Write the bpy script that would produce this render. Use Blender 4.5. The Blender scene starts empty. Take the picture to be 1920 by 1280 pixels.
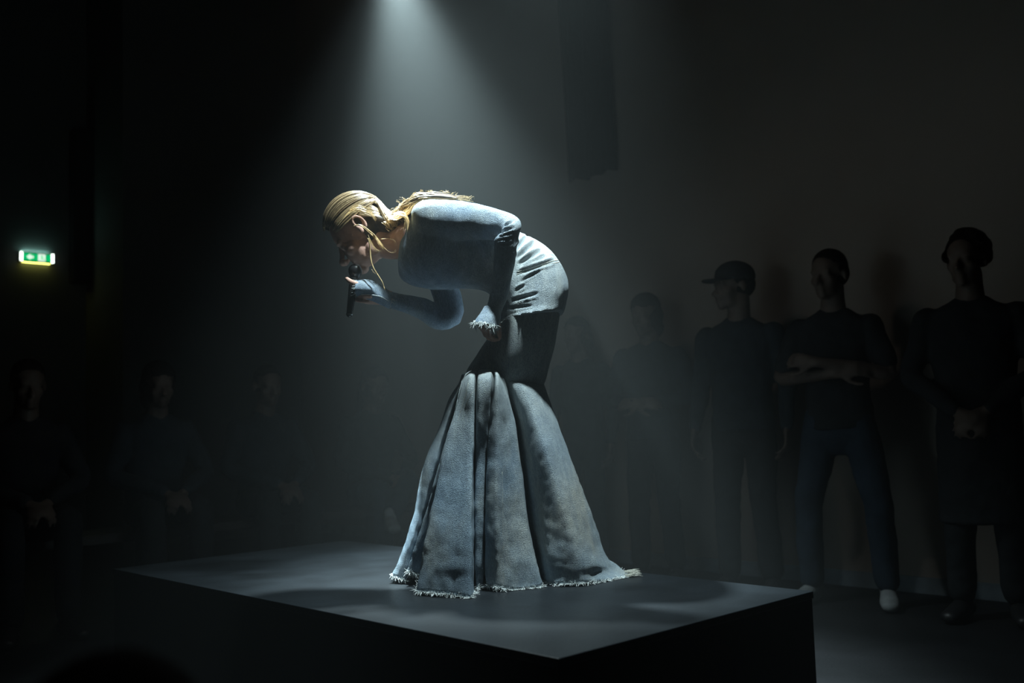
import bpy, bmesh, math, random
import numpy as np
from mathutils import Vector, Matrix
from mathutils.bvhtree import BVHTree

random.seed(7)
np.random.seed(7)
scn = bpy.context.scene
COL = scn.collection

# ------------------------------------------------------------------ camera
F, HC = 1900.0, 0.97                       # focal length in pixels, camera height
_z = np.array([-.032, 1, -153 / F]); _z /= np.linalg.norm(_z)
_y = np.array([0, 0, -1.]); _y = _y - (_y @ _z) * _z; _y /= np.linalg.norm(_y)
_x = np.cross(_y, _z)
RC = np.array([_x, _y, _z])                # camera axes -> world axes
CAMPOS = np.array([0, 0, HC])


def W(px, py, Y):
    """point of the place seen at a photo pixel, standing at depth Y"""
    w = RC @ np.array([(px - 960) / F, -(py - 640) / F, -1])
    return w * Y / w[1] + CAMPOS


def onz(px, py, z):
    w = RC @ np.array([(px - 960) / F, -(py - 640) / F, -1])
    return w * (z - HC) / w[2] + CAMPOS


def PX(v):
    c = (np.asarray(v) - CAMPOS) @ RC
    return np.stack([960 + F * c[:, 0] / -c[:, 2], 640 - F * c[:, 1] / -c[:, 2]], 1)


cam = bpy.data.cameras.new('camera')
cam.sensor_width = 36
cam.lens = F / 1920 * 36
cam.clip_start = .05
cam_o = bpy.data.objects.new('camera', cam)
COL.objects.link(cam_o)
m4 = Matrix.Identity(4)
for i in range(3):
    for j in range(3):
        m4[i][j] = RC[i, j]
m4.translation = Vector(CAMPOS)
cam_o.matrix_world = m4
cam.dof.use_dof = True
cam.dof.focus_distance = 3.5
cam.dof.aperture_fstop = 2.0
scn.camera = cam_o

# ------------------------------------------------------------------ haze and lights
world = bpy.data.worlds.new('world')
scn.world = world
world.use_nodes = True
wn = world.node_tree
wn.nodes.clear()
wo = wn.nodes.new('ShaderNodeOutputWorld')
wb = wn.nodes.new('ShaderNodeBackground')
wb.inputs[0].default_value = (0, 0, 0, 1)
wn.links.new(wb.outputs[0], wo.inputs['Surface'])
wv = wn.nodes.new('ShaderNodeVolumeScatter')        # stage haze filling the hall
wv.inputs['Color'].default_value = (.90, .985, 1, 1)
wv.inputs['Density'].default_value = .0125
wv.inputs['Anisotropy'].default_value = .25
wn.links.new(wv.outputs[0], wo.inputs['Volume'])

PH0 = .42
LAMP_BACK = W(730, -105, 4.10)             # low lamp behind her left, its shaft shows in the haze
LAMP_KEY = np.array([.27, 3.06, 3.5])      # high lamp in front, above the frame


def look(o, target):
    o.rotation_euler = (Vector(target) - o.location).to_track_quat('-Z', 'Y').to_euler()


def spot(name, loc, target, energy, deg, blend, color, size):
    l = bpy.data.lights.new(name, 'SPOT')
    l.energy = energy; l.color = color
    l.spot_size = math.radians(deg); l.spot_blend = blend; l.shadow_soft_size = size
    o = bpy.data.objects.new(name, l)
    o.location = loc
    COL.objects.link(o)
    look(o, target)
    return o


COOL = (.78, .965, 1.0)
spot('key_spotlight', LAMP_KEY, (-.22, 3.55, PH0), 640, 54, 1.0, COOL, .07)
BACK_AIM = LAMP_BACK + np.array([.33, -.12, -1.75])
spot('back_spotlight', LAMP_BACK, BACK_AIM, 1900, 52, 1.0, COOL, .05)
spot('beam_bloom_fill', LAMP_BACK, BACK_AIM, 200, 84, 1.0, COOL, .05)      # added wide spot imitating the soft bloom around the beam
# added weak warm spot standing in for light bounced round the hall
spot('hall_bounce_fill', LAMP_BACK, LAMP_BACK + np.array([.3, 0, -1]), 5, 165, .5, (1, .92, .82), .08)

scn.view_settings.view_transform = 'Standard'
scn.view_settings.look = 'None'
scn.view_settings.gamma = 1
scn.view_settings.use_curve_mapping = False
scn.view_settings.exposure = 0.0
scn.cycles.max_bounces = 6
scn.cycles.diffuse_bounces = 3
scn.cycles.glossy_bounces = 2
scn.cycles.volume_bounces = 0
scn.cycles.sample_clamp_indirect = 4

# ------------------------------------------------------------------ helpers
def cr(P, n, closed=False):
    """chord-length Catmull-Rom through the rows of P, n samples (any column count)"""
    P = np.asarray(P, float)
    if closed:
        P = np.vstack([P[-2:], P, P[:3]])
    d = np.linalg.norm(np.diff(P[:, :3], axis=0), axis=1) ** .5 + 1e-6
    t = np.concatenate([[0], np.cumsum(d)])
    m = np.zeros_like(P)
    m[1:-1] = (P[2:] - P[:-2]) / (t[2:] - t[:-2])[:, None]
    m[0] = (P[1] - P[0]) / d[0]
    m[-1] = (P[-1] - P[-2]) / d[-1]
    if closed:
        T = np.linspace(t[2], t[-3], n, endpoint=False)
    else:
        T = np.linspace(0, t[-1], n)
    i = np.clip(np.searchsorted(t, T, side='right') - 1, 0, len(t) - 2)
    h = (t[i + 1] - t[i])[:, None]
    s = ((T - t[i]) / (t[i + 1] - t[i]))[:, None]
    return ((2 * s**3 - 3 * s**2 + 1) * P[i] + (s**3 - 2 * s**2 + s) * h * m[i]
            + (-2 * s**3 + 3 * s**2) * P[i + 1] + (s**3 - s**2) * h * m[i + 1])


class MB:
    def __init__(self):
        self.v, self.f = [], []

    def rings(self, R, caps=True):
        b = len(self.v); n = len(R[0])
        for r in R:
            self.v.extend([tuple(p) for p in r])
        for i in range(len(R) - 1):
            for j in range(n):
                k = (j + 1) % n
                self.f.append((b + i * n + j, b + i * n + k, b + (i + 1) * n + k, b + (i + 1) * n + j))
        if caps:
            self.f.append(tuple(b + j for j in range(n))[::-1])
            e = b + (len(R) - 1) * n
            self.f.append(tuple(e + j for j in range(n)))

    def limb(self, C, n=14, sides=12, ref=(0, 1, 0), cap=True, smooth=True):
        """C rows: x y z ra rb ; ra across, rb along ref"""
        C = np.array([list(c) + [c[3]] * (5 - len(c)) for c in C], float)
        S = cr(C, n) if smooth else C
        p = S[:, :3]
        t = np.gradient(p, axis=0)
        t /= np.linalg.norm(t, axis=1)[:, None] + 1e-9
        ref = np.asarray(ref, float)
        R = []
        an = np.linspace(0, 2 * math.pi, sides, endpoint=False)
        fr = []
        for i in range(len(S)):
            B = ref - (ref @ t[i]) * t[i]
            if np.linalg.norm(B) < .15:
                alt = np.array([1, 0, 0.]) if abs(t[i][0]) < .8 else np.array([0, 0, 1.])
                B = alt - (alt @ t[i]) * t[i]
            B /= np.linalg.norm(B)
            A = np.cross(t[i], B)
            fr.append((A, B))
            R.append(p[i] + np.outer(np.cos(an), A) * S[i, 3] + np.outer(np.sin(an), B) * S[i, 4])
        if cap:
            def dome(i, sg):
                A, B = fr[i]; out = []
                r = min(S[i, 3], S[i, 4])
                for a in (25, 50, 72, 86):
                    c, s_ = math.cos(math.radians(a)), math.sin(math.radians(a))
                    out.append(p[i] + sg * t[i] * r * s_ + np.outer(np.cos(an), A) * S[i, 3] * c
                               + np.outer(np.sin(an), B) * S[i, 4] * c)
                return out
            R = dome(0, -1)[::-1] + R + dome(-1, 1)
        self.rings(R)

    def ell(self, c, r, axes=None, nu=14, nv=9):
        axes = np.eye(3) if axes is None else np.asarray(axes, float)
        R = []
        for i in range(nv):
            a = -math.pi / 2 + math.pi * (i + .5) / nv
            an = np.linspace(0, 2 * math.pi, nu, endpoint=False)
            l = np.stack([np.cos(an) * math.cos(a) * r[0], np.sin(an) * math.cos(a) * r[1],
                          np.full(nu, math.sin(a) * r[2])], 1)
            R.append(np.asarray(c) + l @ axes)
        self.rings(R)

    def box(self, c, s, rz=0, bev=0):
        x, y, z = s[0] / 2, s[1] / 2, s[2] / 2
        b = len(self.v)
        ca, sa = math.cos(rz), math.sin(rz)
        for dz in (-z, z):
            for dx, dy in ((-x, -y), (x, -y), (x, y), (-x, y)):
                self.v.append((c[0] + dx * ca - dy * sa, c[1] + dx * sa + dy * ca, c[2] + dz))
        for q in ((3, 2, 1, 0), (4, 5, 6, 7), (0, 1, 5, 4), (1, 2, 6, 5), (2, 3, 7, 6), (3, 0, 4, 7)):
            self.f.append(tuple(b + i for i in q))

    def mesh(self, name):
        me = bpy.data.meshes.new(name)
        me.from_pydata(self.v, [], self.f)
        me.update()
        return me


def xform(mb, M):
    V = np.asarray(mb.v)
    V = V @ np.asarray(M)[:3, :3].T + np.asarray(M)[:3, 3]
    mb.v = [tuple(p) for p in V]
    return mb


def remesh(mb, voxel, smooth=4, fac=.5):
    """union of the closed shapes in mb as ONE continuous surface -> verts, faces"""
    me = mb.mesh('tmp')
    o = bpy.data.objects.new('tmp', me)
    COL.objects.link(o)
    md = o.modifiers.new('r', 'REMESH'); md.mode = 'VOXEL'; md.voxel_size = voxel
    if smooth:
        sm = o.modifiers.new('s', 'SMOOTH'); sm.factor = fac; sm.iterations = smooth
    dg = bpy.context.evaluated_depsgraph_get()
    e = o.evaluated_get(dg)
    m2 = e.to_mesh()
    V = np.empty(len(m2.vertices) * 3); m2.vertices.foreach_get('co', V)
    Nn = np.empty(len(m2.vertices) * 3); m2.vertices.foreach_get('normal', Nn)
    Fc = [tuple(p.vertices) for p in m2.polygons]
    e.to_mesh_clear()
    bpy.data.objects.remove(o); bpy.data.meshes.remove(me)
    return V.reshape(-1, 3), Fc, Nn.reshape(-1, 3)


def obj(name, V, Fc, mat, parent=None, origin=None, smooth=True):
    V = np.asarray(V, float)
    if origin is not None:
        V = V - np.asarray(origin)
    me = bpy.data.meshes.new(name)
    me.from_pydata([tuple(p) for p in V], [], Fc)
    me.update()
    if smooth:
        me.polygons.foreach_set('use_smooth', [True] * len(me.polygons))
    me.materials.append(mat)
    o = bpy.data.objects.new(name, me)
    COL.objects.link(o)
    if parent is not None:
        o.parent = parent
    return o


def mobj(name, mb, mat, parent=None, origin=None, smooth=False, bevel=0):
    o = obj(name, mb.v, mb.f, mat, parent, origin, smooth)
    if bevel:
        b = o.modifiers.new('bevel', 'BEVEL'); b.width = bevel; b.segments = 2
    return o


def empty(name, loc, rz=0, parent=None):
    o = bpy.data.objects.new(name, None)
    o.location = loc
    o.rotation_euler = (0, 0, rz)
    o.empty_display_size = .1
    COL.objects.link(o)
    if parent is not None:
        o.parent = parent
    return o


def tag(o, label=None, cat=None, group=None, kind=None):
    for k, val in (('label', label), ('category', cat), ('group', group), ('kind', kind)):
        if val:
            o[k] = val
    return o


# ------------------------------------------------------------------ materials
def mat(name, col, rough=.6, spec=.3, noise=None, bump=None, col2=None, metal=0):
    m = bpy.data.materials.new(name)
    m.use_nodes = True
    nt = m.node_tree
    p = nt.nodes['Principled BSDF']
    p.inputs['Base Color'].default_value = (*col, 1)
    p.inputs['Roughness'].default_value = rough
    p.inputs['Specular IOR Level'].default_value = spec
    p.inputs['Metallic'].default_value = metal
    tc = nt.nodes.new('ShaderNodeTexCoord')
    if noise:
        n = nt.nodes.new('ShaderNodeTexNoise')
        n.inputs['Scale'].default_value = noise
        n.inputs['Detail'].default_value = 6
        nt.links.new(tc.outputs['Object'], n.inputs['Vector'])
        r = nt.nodes.new('ShaderNodeValToRGB')
        r.color_ramp.elements[0].position = .35
        r.color_ramp.elements[1].position = .68
        r.color_ramp.elements[0].color = (*col, 1)
        r.color_ramp.elements[1].color = (*(col2 or [c * 1.4 for c in col]), 1)
        nt.links.new(n.outputs[0], r.inputs[0])
        nt.links.new(r.outputs[0], p.inputs['Base Color'])
    if bump:
        n = nt.nodes.new('ShaderNodeTexNoise')
        n.inputs['Scale'].default_value = bump[0]
        n.inputs['Detail'].default_value = 5
        nt.links.new(tc.outputs['Object'], n.inputs['Vector'])
        b = nt.nodes.new('ShaderNodeBump')
        b.inputs['Strength'].default_value = bump[1]
        b.inputs['Distance'].default_value = .01
        nt.links.new(n.outputs[0], b.inputs['Height'])
        nt.links.new(b.outputs[0], p.inputs['Normal'])
    return m


def denim(name, blue, pale, khaki, kh=.5, grad=None):
    m = bpy.data.materials.new(name)
    m.use_nodes = True
    nt = m.node_tree; L = nt.links.new; N = nt.nodes.new
    p = nt.nodes['Principled BSDF']
    p.inputs['Roughness'].default_value = .85
    p.inputs['Specular IOR Level'].default_value = .12
    tc = N('ShaderNodeTexCoord')

    def noise(scale, det=4, st=None):
        n = N('ShaderNodeTexNoise'); n.inputs['Scale'].default_value = scale; n.inputs['Detail'].default_value = det
        if st:
            mp = N('ShaderNodeMapping'); mp.inputs['Scale'].default_value = st
            mp.inputs['Rotation'].default_value = (0, .3, 0)
            L(tc.outputs['Object'], mp.inputs[0]); L(mp.outputs[0], n.inputs['Vector'])
        else:
            L(tc.outputs['Object'], n.inputs['Vector'])
        return n.outputs[0]

    def ramp(src, a, b, ca=(0, 0, 0, 1), cb=(1, 1, 1, 1)):
        r = N('ShaderNodeValToRGB')
        r.color_ramp.elements[0].position = a; r.color_ramp.elements[1].position = b
        r.color_ramp.elements[0].color = ca; r.color_ramp.elements[1].color = cb
        L(src, r.inputs[0]); return r.outputs[0]

    def mix(f, a, b, mode='MIX'):
        x = N('ShaderNodeMix'); x.data_type = 'RGBA'; x.blend_type = mode
        for s, vv in ((x.inputs[0], f), (x.inputs[6], a), (x.inputs[7], b)):
            if hasattr(vv, 'links'):
                L(vv, s)
            else:
                s.default_value = vv if not isinstance(vv, tuple) else (*vv, 1)
        return x.outputs[2]
    wash = mix(ramp(noise(3.2, 5), .36, .66), blue, pale)
    c = mix(ramp(noise(4.6, 6, (1, 1, .55)), .47, .47 + .3 * (1.15 - kh)), wash, khaki)
    if grad:                                # the lower part of the garment is washed greyer
        sx = N('ShaderNodeSeparateXYZ'); L(tc.outputs['Object'], sx.inputs[0])
        mr = N('ShaderNodeMapRange'); mr.inputs[1].default_value = grad[0]; mr.inputs[2].default_value = grad[1]
        L(sx.outputs[grad[2]], mr.inputs[0])
        c = mix(mr.outputs[0], c, mix(.6, c, khaki))
    c = mix(ramp(noise(26, 7, (1.6, 1.6, .5)), .3, .7), c, mix(.35, c, (.10, .15, .22)))
    grain = ramp(noise(330, 2, (1, 1, .22)), .3, .7, (.72, .74, .77, 1), (1.15, 1.13, 1.1, 1))
    c = mix(1.0, c, grain, 'MULTIPLY')
    L(c, p.inputs['Base Color'])
    b = N('ShaderNodeBump'); b.inputs['Strength'].default_value = .75; b.inputs['Distance'].default_value = .009
    h = N('ShaderNodeMath'); h.operation = 'ADD'
    L(noise(420, 2), h.inputs[0]); L(noise(30, 9, (1.8, 1.8, .8)), h.inputs[1])
    L(h.outputs[0], b.inputs['Height']); L(b.outputs[0], p.inputs['Normal'])
    return m


def emit(name, col, st):
    m = bpy.data.materials.new(name)
    m.use_nodes = True
    nt = m.node_tree
    p = nt.nodes['Principled BSDF']
    p.inputs['Base Color'].default_value = (*col, 1)
    p.inputs['Emission Color'].default_value = (*col, 1)
    p.inputs['Emission Strength'].default_value = st
    p.inputs['Roughness'].default_value = .4
    return m


M_FLOOR = mat('floor_screed', (.008, .009, .010), .5, .25, 3.0, (60, .15), (.013, .014, .016))
M_WALL = mat('painted_wall', (.26, .22, .19), .85, .15, 1.2, (25, .12), (.30, .26, .225))
M_WALL2 = mat('grey_wall', (.10, .105, .10), .85, .15, 1.5, (25, .12), (.13, .135, .13))
M_BASE = mat('grey_skirting', (.17, .20, .22), .5, .4, 8)
M_DRAPE = mat('black_drape', (.006, .007, .008), .95, .05)
M_PODTOP = mat('podium_vinyl', (.0055, .008, .0105), .40, .45, 5.0, (90, .10), (.011, .015, .019))
M_PODSIDE = mat('podium_black_paint', (.008, .009, .010), .6, .25, 6)
M_SKIN = mat('skin', (.62, .36, .28), .5, .35, 30, (180, .08), (.66, .41, .33))
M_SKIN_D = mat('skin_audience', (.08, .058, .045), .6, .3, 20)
M_TOP = denim('light_blue_denim', (.28, .38, .52), (.46, .57, .68), (.50, .53, .50), .40, (.0, .10, 0))
M_SKIRT = denim('washed_skirt_denim', (.24, .32, .39), (.36, .44, .49), (.44, .45, .41), .32, (.34, .72, 2))
M_FRAY = mat('frayed_cotton', (.62, .66, .66), .9, .1)
M_STITCH = mat('stitching', (.50, .50, .44), .8, .1)
M_BLACK = mat('black_leather', (.012, .012, .013), .45, .4, 20)
M_MIC = mat('black_metal', (.02, .02, .022), .35, .5)
M_MICRIM = mat('bare_metal', (.6, .6, .6), .25, .5, metal=1)
M_CLOTH1 = mat('black_cotton', (.016, .018, .020), .9, .1, 12, (40, .2))
M_CLOTH2 = mat('dark_navy_cotton', (.018, .024, .030), .9, .1, 12, (40, .2))
M_JEANS = mat('dark_jeans', (.020, .030, .044), .9, .1, 9, (60, .2))
M_HAIR_D = mat('dark_hair', (.008, .007, .006), .8, .08, 40, (60, .6))
M_SHOE_W = mat('white_trainer', (.22, .235, .24), .6, .3, 14)
M_WOOD = mat('dark_bench_wood', (.03, .026, .022), .6, .3, 8)


def hair_mat():
    m = bpy.data.materials.new('wet_blonde_hair')
    m.use_nodes = True
    nt = m.node_tree
    p = nt.nodes['Principled BSDF']
    p.inputs['Roughness'].default_value = .38
    p.inputs['Specular IOR Level'].default_value = .35
    a = nt.nodes.new('ShaderNodeVertexColor'); a.layer_name = 'lock'
    nt.links.new(a.outputs[0], p.inputs['Base Color'])
    return m


M_HAIR = hair_mat()

# ------------------------------------------------------------------ the hall
DW = np.array([-.690, .724, 0])            # along the right wall, receding
DL = np.array([.7255, .6882, 0])           # along the left wall, receding


def struct(o):
    o['kind'] = 'structure'
    return o


def wallbox(name, a, b, t, z0, z1, m, side=1):
    a, b = np.asarray(a)[:2], np.asarray(b)[:2]
    d = (b - a) / np.linalg.norm(b - a)
    n = np.array([-d[1], d[0]]) * side
    mb = MB()
    q = [a, b, b + n * t, a + n * t]
    mb.v = [(*p, z) for z in (z0, z1) for p in q]
    mb.f = [(3, 2, 1, 0), (4, 5, 6, 7), (0, 1, 5, 4), (1, 2, 6, 5), (2, 3, 7, 6), (3, 0, 4, 7)]
    bm = bmesh.new(); me = mb.mesh(name); bm.from_mesh(me)
    bmesh.ops.recalc_face_normals(bm, faces=bm.faces); bm.to_mesh(me); bm.free()
    me.materials.append(m)
    o = bpy.data.objects.new(name, me); COL.objects.link(o)
    return struct(o)


ZC = 5.6
WR0 = onz(1301, 1068, 0)
SIGN = W(66, 484, 9.0)
SP0 = np.array([SIGN[0], SIGN[1], 0])


def wray(px, p0, d):
    """where the line of sight of photo column px meets the wall line p0 + t d"""
    w = RC @ np.array([(px - 960) / F, -(700 - 640) / F, -1])
    k = np.array([[d[0], -w[0]], [d[1], -w[1]]])
    t, s = np.linalg.solve(k, -p0[:2])
    return p0 + d * t


c_in = wray(161, SP0, DL)                  # inner corner beside the exit sign
k_ = np.linalg.solve(np.array([[-DW[0], -(RC @ np.array([(231 - 960) / F, 0, -1]))[0]],
                               [-DW[1], -(RC @ np.array([(231 - 960) / F, 0, -1]))[1]]]), -c_in[:2])
c_out = c_in - DW * k_[0]                  # outer corner of the pier
kk = np.linalg.solve(np.array([[DL[0], -DW[0]], [DL[1], -DW[1]]]), (WR0 - c_out)[:2])
c_room = c_out + DL * kk[0]                # far corner of the hall

mb = MB(); mb.box((0, 4.5, -.05), (16, 17, .1)); struct(mobj('floor', mb, M_FLOOR))
wallbox('wall_right', WR0 - DW * 5.5, c_room, .2, 0, ZC, M_WALL, -1)
mbw = MB()
pts = [SP0 - DL * 5, c_in, c_out, c_room, c_room + np.array([-.3, .3, 0]), c_in + np.array([-.5, .5, 0]), SP0 - DL * 5 + np.array([-.3, .3, 0])]
for z in (0, ZC):
    mbw.v += [(p[0], p[1], z) for p in pts]
n_ = len(pts)
mbw.f = [(i, (i + 1) % n_, n_ + (i + 1) % n_, n_ + i) for i in range(n_)]
struct(mobj('wall_left', mbw, M_WALL2))
wallbox('baseboard_right', WR0 - DW * 5.4, c_room - DW * .02, .018, 0, .085, M_BASE, 1)

# ------------------------------------------------------------------ podium
PH = .42
PL, PF, PR_, PB = (onz(212, 1066, PH), onz(1045, 1234, PH), onz(1527, 1108, PH), onz(645, 1013, PH))
pc = (PL + PF + PR_ + PB) / 4
ex = (PF - PL) + (PR_ - PB); lx = np.linalg.norm(ex) / 2; ex /= np.linalg.norm(ex)
ey = np.array([-ex[1], ex[0], 0]); ly = (np.linalg.norm(PR_ - PF) + np.linalg.norm(PB - PL)) / 2
prz = math.atan2(ex[1], ex[0])
pod = empty('podium', (pc[0], pc[1], 0), prz)
tag(pod, 'low black rectangular podium the bent singer stands on', 'podium')
mb = MB(); mb.box((0, 0, PH - .011), (lx, ly, .022)); mobj('top_panel', mb, M_PODTOP, pod, bevel=.002)
for sx in (-1, 1):
    mb = MB(); mb.box((sx * (lx / 2 - .013), 0, (PH - .023) / 2), (.018, ly - .008, PH - .023)); mobj('side_panel', mb, M_PODSIDE, pod)
    mb = MB(); mb.box((0, sx * (ly / 2 - .013), (PH - .023) / 2), (lx - .046, .018, PH - .023)); mobj('side_panel', mb, M_PODSIDE, pod)

# ------------------------------------------------------------------ exit sign on the left wall
er = empty('exit_sign', SP0 * 1.0, 0)
er.scale = (.66, .8, .76)
er.location = (SIGN[0], SIGN[1], SIGN[2])
er.rotation_euler = (0, 0, math.atan2(DL[1], DL[0]))
tag(er, 'lit green emergency exit sign with white arrow and running figure on the dark wall', 'exit sign')
SWd, SHt, SDp = .44, .118, .06             # local x along the wall, -y towards the hall
M_GREEN = emit('sign_green', (.0, .42, .13), 1.25)
M_WHITE = emit('sign_white', (.86, 1.0, .90), 1.15)
M_CAP = emit('sign_end_white', (.86, 1.0, .90), 5)
M_CASE = mat('sign_housing', (.55, .56, .40), .5, .4)
M_GLOWT = emit('sign_top_glow', (.42, .85, .78), 18)
M_GLOWB = emit('sign_bottom_glow', (.62, .62, .14), 9)
mb = MB(); mb.box((0, -SDp / 2, 0), (SWd, SDp, SHt)); mobj('housing', mb, M_CASE, er, bevel=.008)
mb = MB(); mb.box((0, -SDp - .003, 0), (SWd - .07, .006, SHt - .034)); face = mobj('sign_face', mb, M_GREEN, er)
for sx in (-1, 1):
    mb = MB(); mb.box((sx * (SWd / 2 - .018), -SDp - .002, .001), (.034, .012, SHt - .012)); mobj('end_cap', mb, M_CAP, er, bevel=.004)
mb = MB(); mb.box((0, -SDp * .3, SHt / 2 + .002), (SWd - .08, SDp * .4, .004)); mobj('light_slot', mb, M_GLOWT, er)
mb = MB(); mb.box((0, -SDp * .5, -SHt / 2 - .002), (SWd - .08, SDp * .5, .004)); mobj('light_slot', mb, M_GLOWB, er)
yf = -SDp - .0075


def flat(mb, poly, y, t=.003):
    b = len(mb.v); n = len(poly)
    mb.v += [(p[0], y, p[1]) for p in poly] + [(p[0], y - t, p[1]) for p in poly]
    mb.f.append(tuple(b + i for i in range(n))[::-1]); mb.f.append(tuple(b + n + i for i in range(n)))
    for i in range(n):
        j = (i + 1) % n
        mb.f.append((b + i, b + j, b + n + j, b + n + i))


mb = MB()
flat(mb, [(-.138, 0), (-.088, -.037), (-.088, -.015), (-.050, -.015), (-.050, .015), (-.088, .015), (-.088, .037)], yf)
mobj('arrow', mb, M_WHITE, face)
mb = MB(); flat(mb, [(.012, -.042), (.105, -.042), (.105, .042), (.012, .042)], yf + .001, .002)
dr = mobj('doorway_symbol', mb, M_WHITE, face)
mb = MB()                                   # green running figure on the white doorway
an = np.linspace(0, 2 * math.pi, 12, endpoint=False)
flat(mb, [(.052 + .0065 * math.cos(a), .027 + .0065 * math.sin(a)) for a in an], yf - .002)
for a, b_, w in (((.055, .018), (.064, -.006), .0075), ((.064, -.006), (.048, -.020), .005), ((.048, -.020), (.050, -.034), .0045),
                 ((.066, -.006), (.080, -.016), .005), ((.080, -.016), (.090, -.033), .0045), ((.056, .015), (.040, .006), .004),
                 ((.058, .014), (.076, .008), .004)):
    a, b_ = np.array(a), np.array(b_); d = (b_ - a) / np.linalg.norm(b_ - a); n = np.array([-d[1], d[0]]) * w
    flat(mb, [tuple(a - n), tuple(b_ - n), tuple(b_ + n), tuple(a + n)], yf - .002)
mobj('running_figure', mb, M_GREEN, face)

# loudspeaker column beside the sign, wall socket, hanging drape
c0 = wray(145, SP0, DL)
zt, zb = W(145, 250, c0[1] * 1)[2], W(145, 533, c0[1])[2]
ls = empty('column_loudspeaker', (c0[0], c0[1], zb), math.atan2(DL[1], DL[0]))
tag(ls, 'tall black loudspeaker column hung in the corner beside the exit sign', 'loudspeaker')
mb = MB(); mb.box((0, -.07, (zt - zb) / 2), (.17, .13, zt - zb)); mobj('cabinet', mb, M_DRAPE, ls, bevel=.01)
mb = MB(); mb.box((0, -.138, (zt - zb) / 2), (.14, .006, zt - zb - .06)); mobj('grille', mb, M_CLOTH1, ls)

s0 = wray(1761, WR0, DW)
so = empty('wall_socket', (s0[0], s0[1], W(1761, 991, s0[1])[2]), math.atan2(DW[1], DW[0]))
tag(so, 'small pale wall socket low on the wall at the right', 'socket')
mb = MB(); mb.box((0, .006, 0), (.05, .012, .075)); mobj('cover_plate', mb, M_SHOE_W, so, bevel=.003)
mb = MB(); mb.box((0, .013, 0), (.03, .004, .03)); mobj('socket_insert', mb, M_BASE, so)

d0, d1 = wray(1186, WR0, DW), wray(1094, WR0, DW)
nrm = np.array([-DW[1], -DW[0] * -1, 0]); nrm = np.array([-.724, -.690, 0])
zb = W(1150, 324, d0[1])[2]
R_ = []
for zi in np.linspace(zb, ZC - .05, 16):
    row = []
    for k in range(41):
        u = k / 40
        p = d0 + (d1 - d0) * u
        w_ = .03 * math.sin(u * 19 + .6 * math.sin(zi * 1.7)) + .012 * math.sin(u * 47 + zi)
        e_ = .012 * math.sin(zi * 3.1) * (1 - u)
        q = p + nrm * (.10 + w_) - DW * e_ * (1 if k == 0 else .4)
        row.append((q[0], q[1], zi + .012 * math.sin(u * 9) * (zi == zb)))
    R_.append(row)
V_ = [p for r in R_ for p in r]
F_ = [(i * 41 + j, i * 41 + j + 1, (i + 1) * 41 + j + 1, (i + 1) * 41 + j) for i in range(15) for j in range(40)]
dro = obj('hanging_drape', V_, F_, M_DRAPE)
sd = dro.modifiers.new('thick', 'SOLIDIFY'); sd.thickness = .008
tag(dro, 'narrow black drape hanging high on the wall above the audience', 'drape')
# ------------------------------------------------------------------ the performer
Y0 = 3.58


def Q(px, py, d=0.):
    return W(px, py, Y0 + d + (.10 if py < 900 else 0))      # the trunk stands back from the front of the hem


def QS(px, py, d=0.):
    return W(px, py, Y0 + d)


def silrings(spec, n, sides=28, pw=2.0):
    """rings given by front and back outline points (photo), half width across and depth"""
    rows = []
    for (ax, ay, bx, by, hw, d) in spec:
        a, b = Q(ax, ay, d), Q(bx, by, d)
        rows.append([*((a + b) / 2), *((b - a) / 2), hw])
    S = cr(np.array(rows), n)
    an = np.linspace(0, 2 * math.pi, sides, endpoint=False)
    c, s = np.cos(an), np.sin(an)
    c = np.sign(c) * abs(c) ** (2 / pw); s = np.sign(s) * abs(s) ** (2 / pw)
    return [r[:3] + np.outer(c, r[3:6]) + np.outer(s, [0, r[6], 0]) for r in S]


def shell(mb, spec, n, sides=28, dome=0, pw=2.0):
    R = silrings(spec, n, sides, pw)
    mb.rings(R)


def dist_seg(p, a, b):
    a, b = np.asarray(a, float), np.asarray(b, float)
    t = np.clip(((p - a) @ (b - a)) / ((b - a) @ (b - a)), 0, 1)
    return np.linalg.norm(p - (a + t[:, None] * (b - a)), axis=1), t


def creases(V, N, segs, dmax=None):
    """folds pressed into cloth: (p0, p1, half width px, depth m), seen side only"""
    p = PX(V)
    front = N[:, 1] < .15
    if dmax is not None:
        front &= V[:, 1] < Y0 + dmax
    off = np.zeros(len(V))
    for a, b, w, dep in segs:
        ds, t = dist_seg(p, a, b)
        prof = np.sin(np.clip(t, .0, 1) * math.pi) ** .6
        x = ds / w
        # groove with raised lips
        off += np.where(front, dep * prof * (-np.exp(-x**2 * 1.4) + .55 * np.exp(-(x - 1.5)**2 * 2.0)), 0)
    return V + N * off[:, None]


def mnoise(V, scale, amp, seed=0):
    from mathutils import noise as nz
    out = np.empty(len(V))
    for i, p in enumerate(V):
        out[i] = nz.noise(Vector((p[0] * scale + seed, p[1] * scale, p[2] * scale)))
    return out * amp


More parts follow.
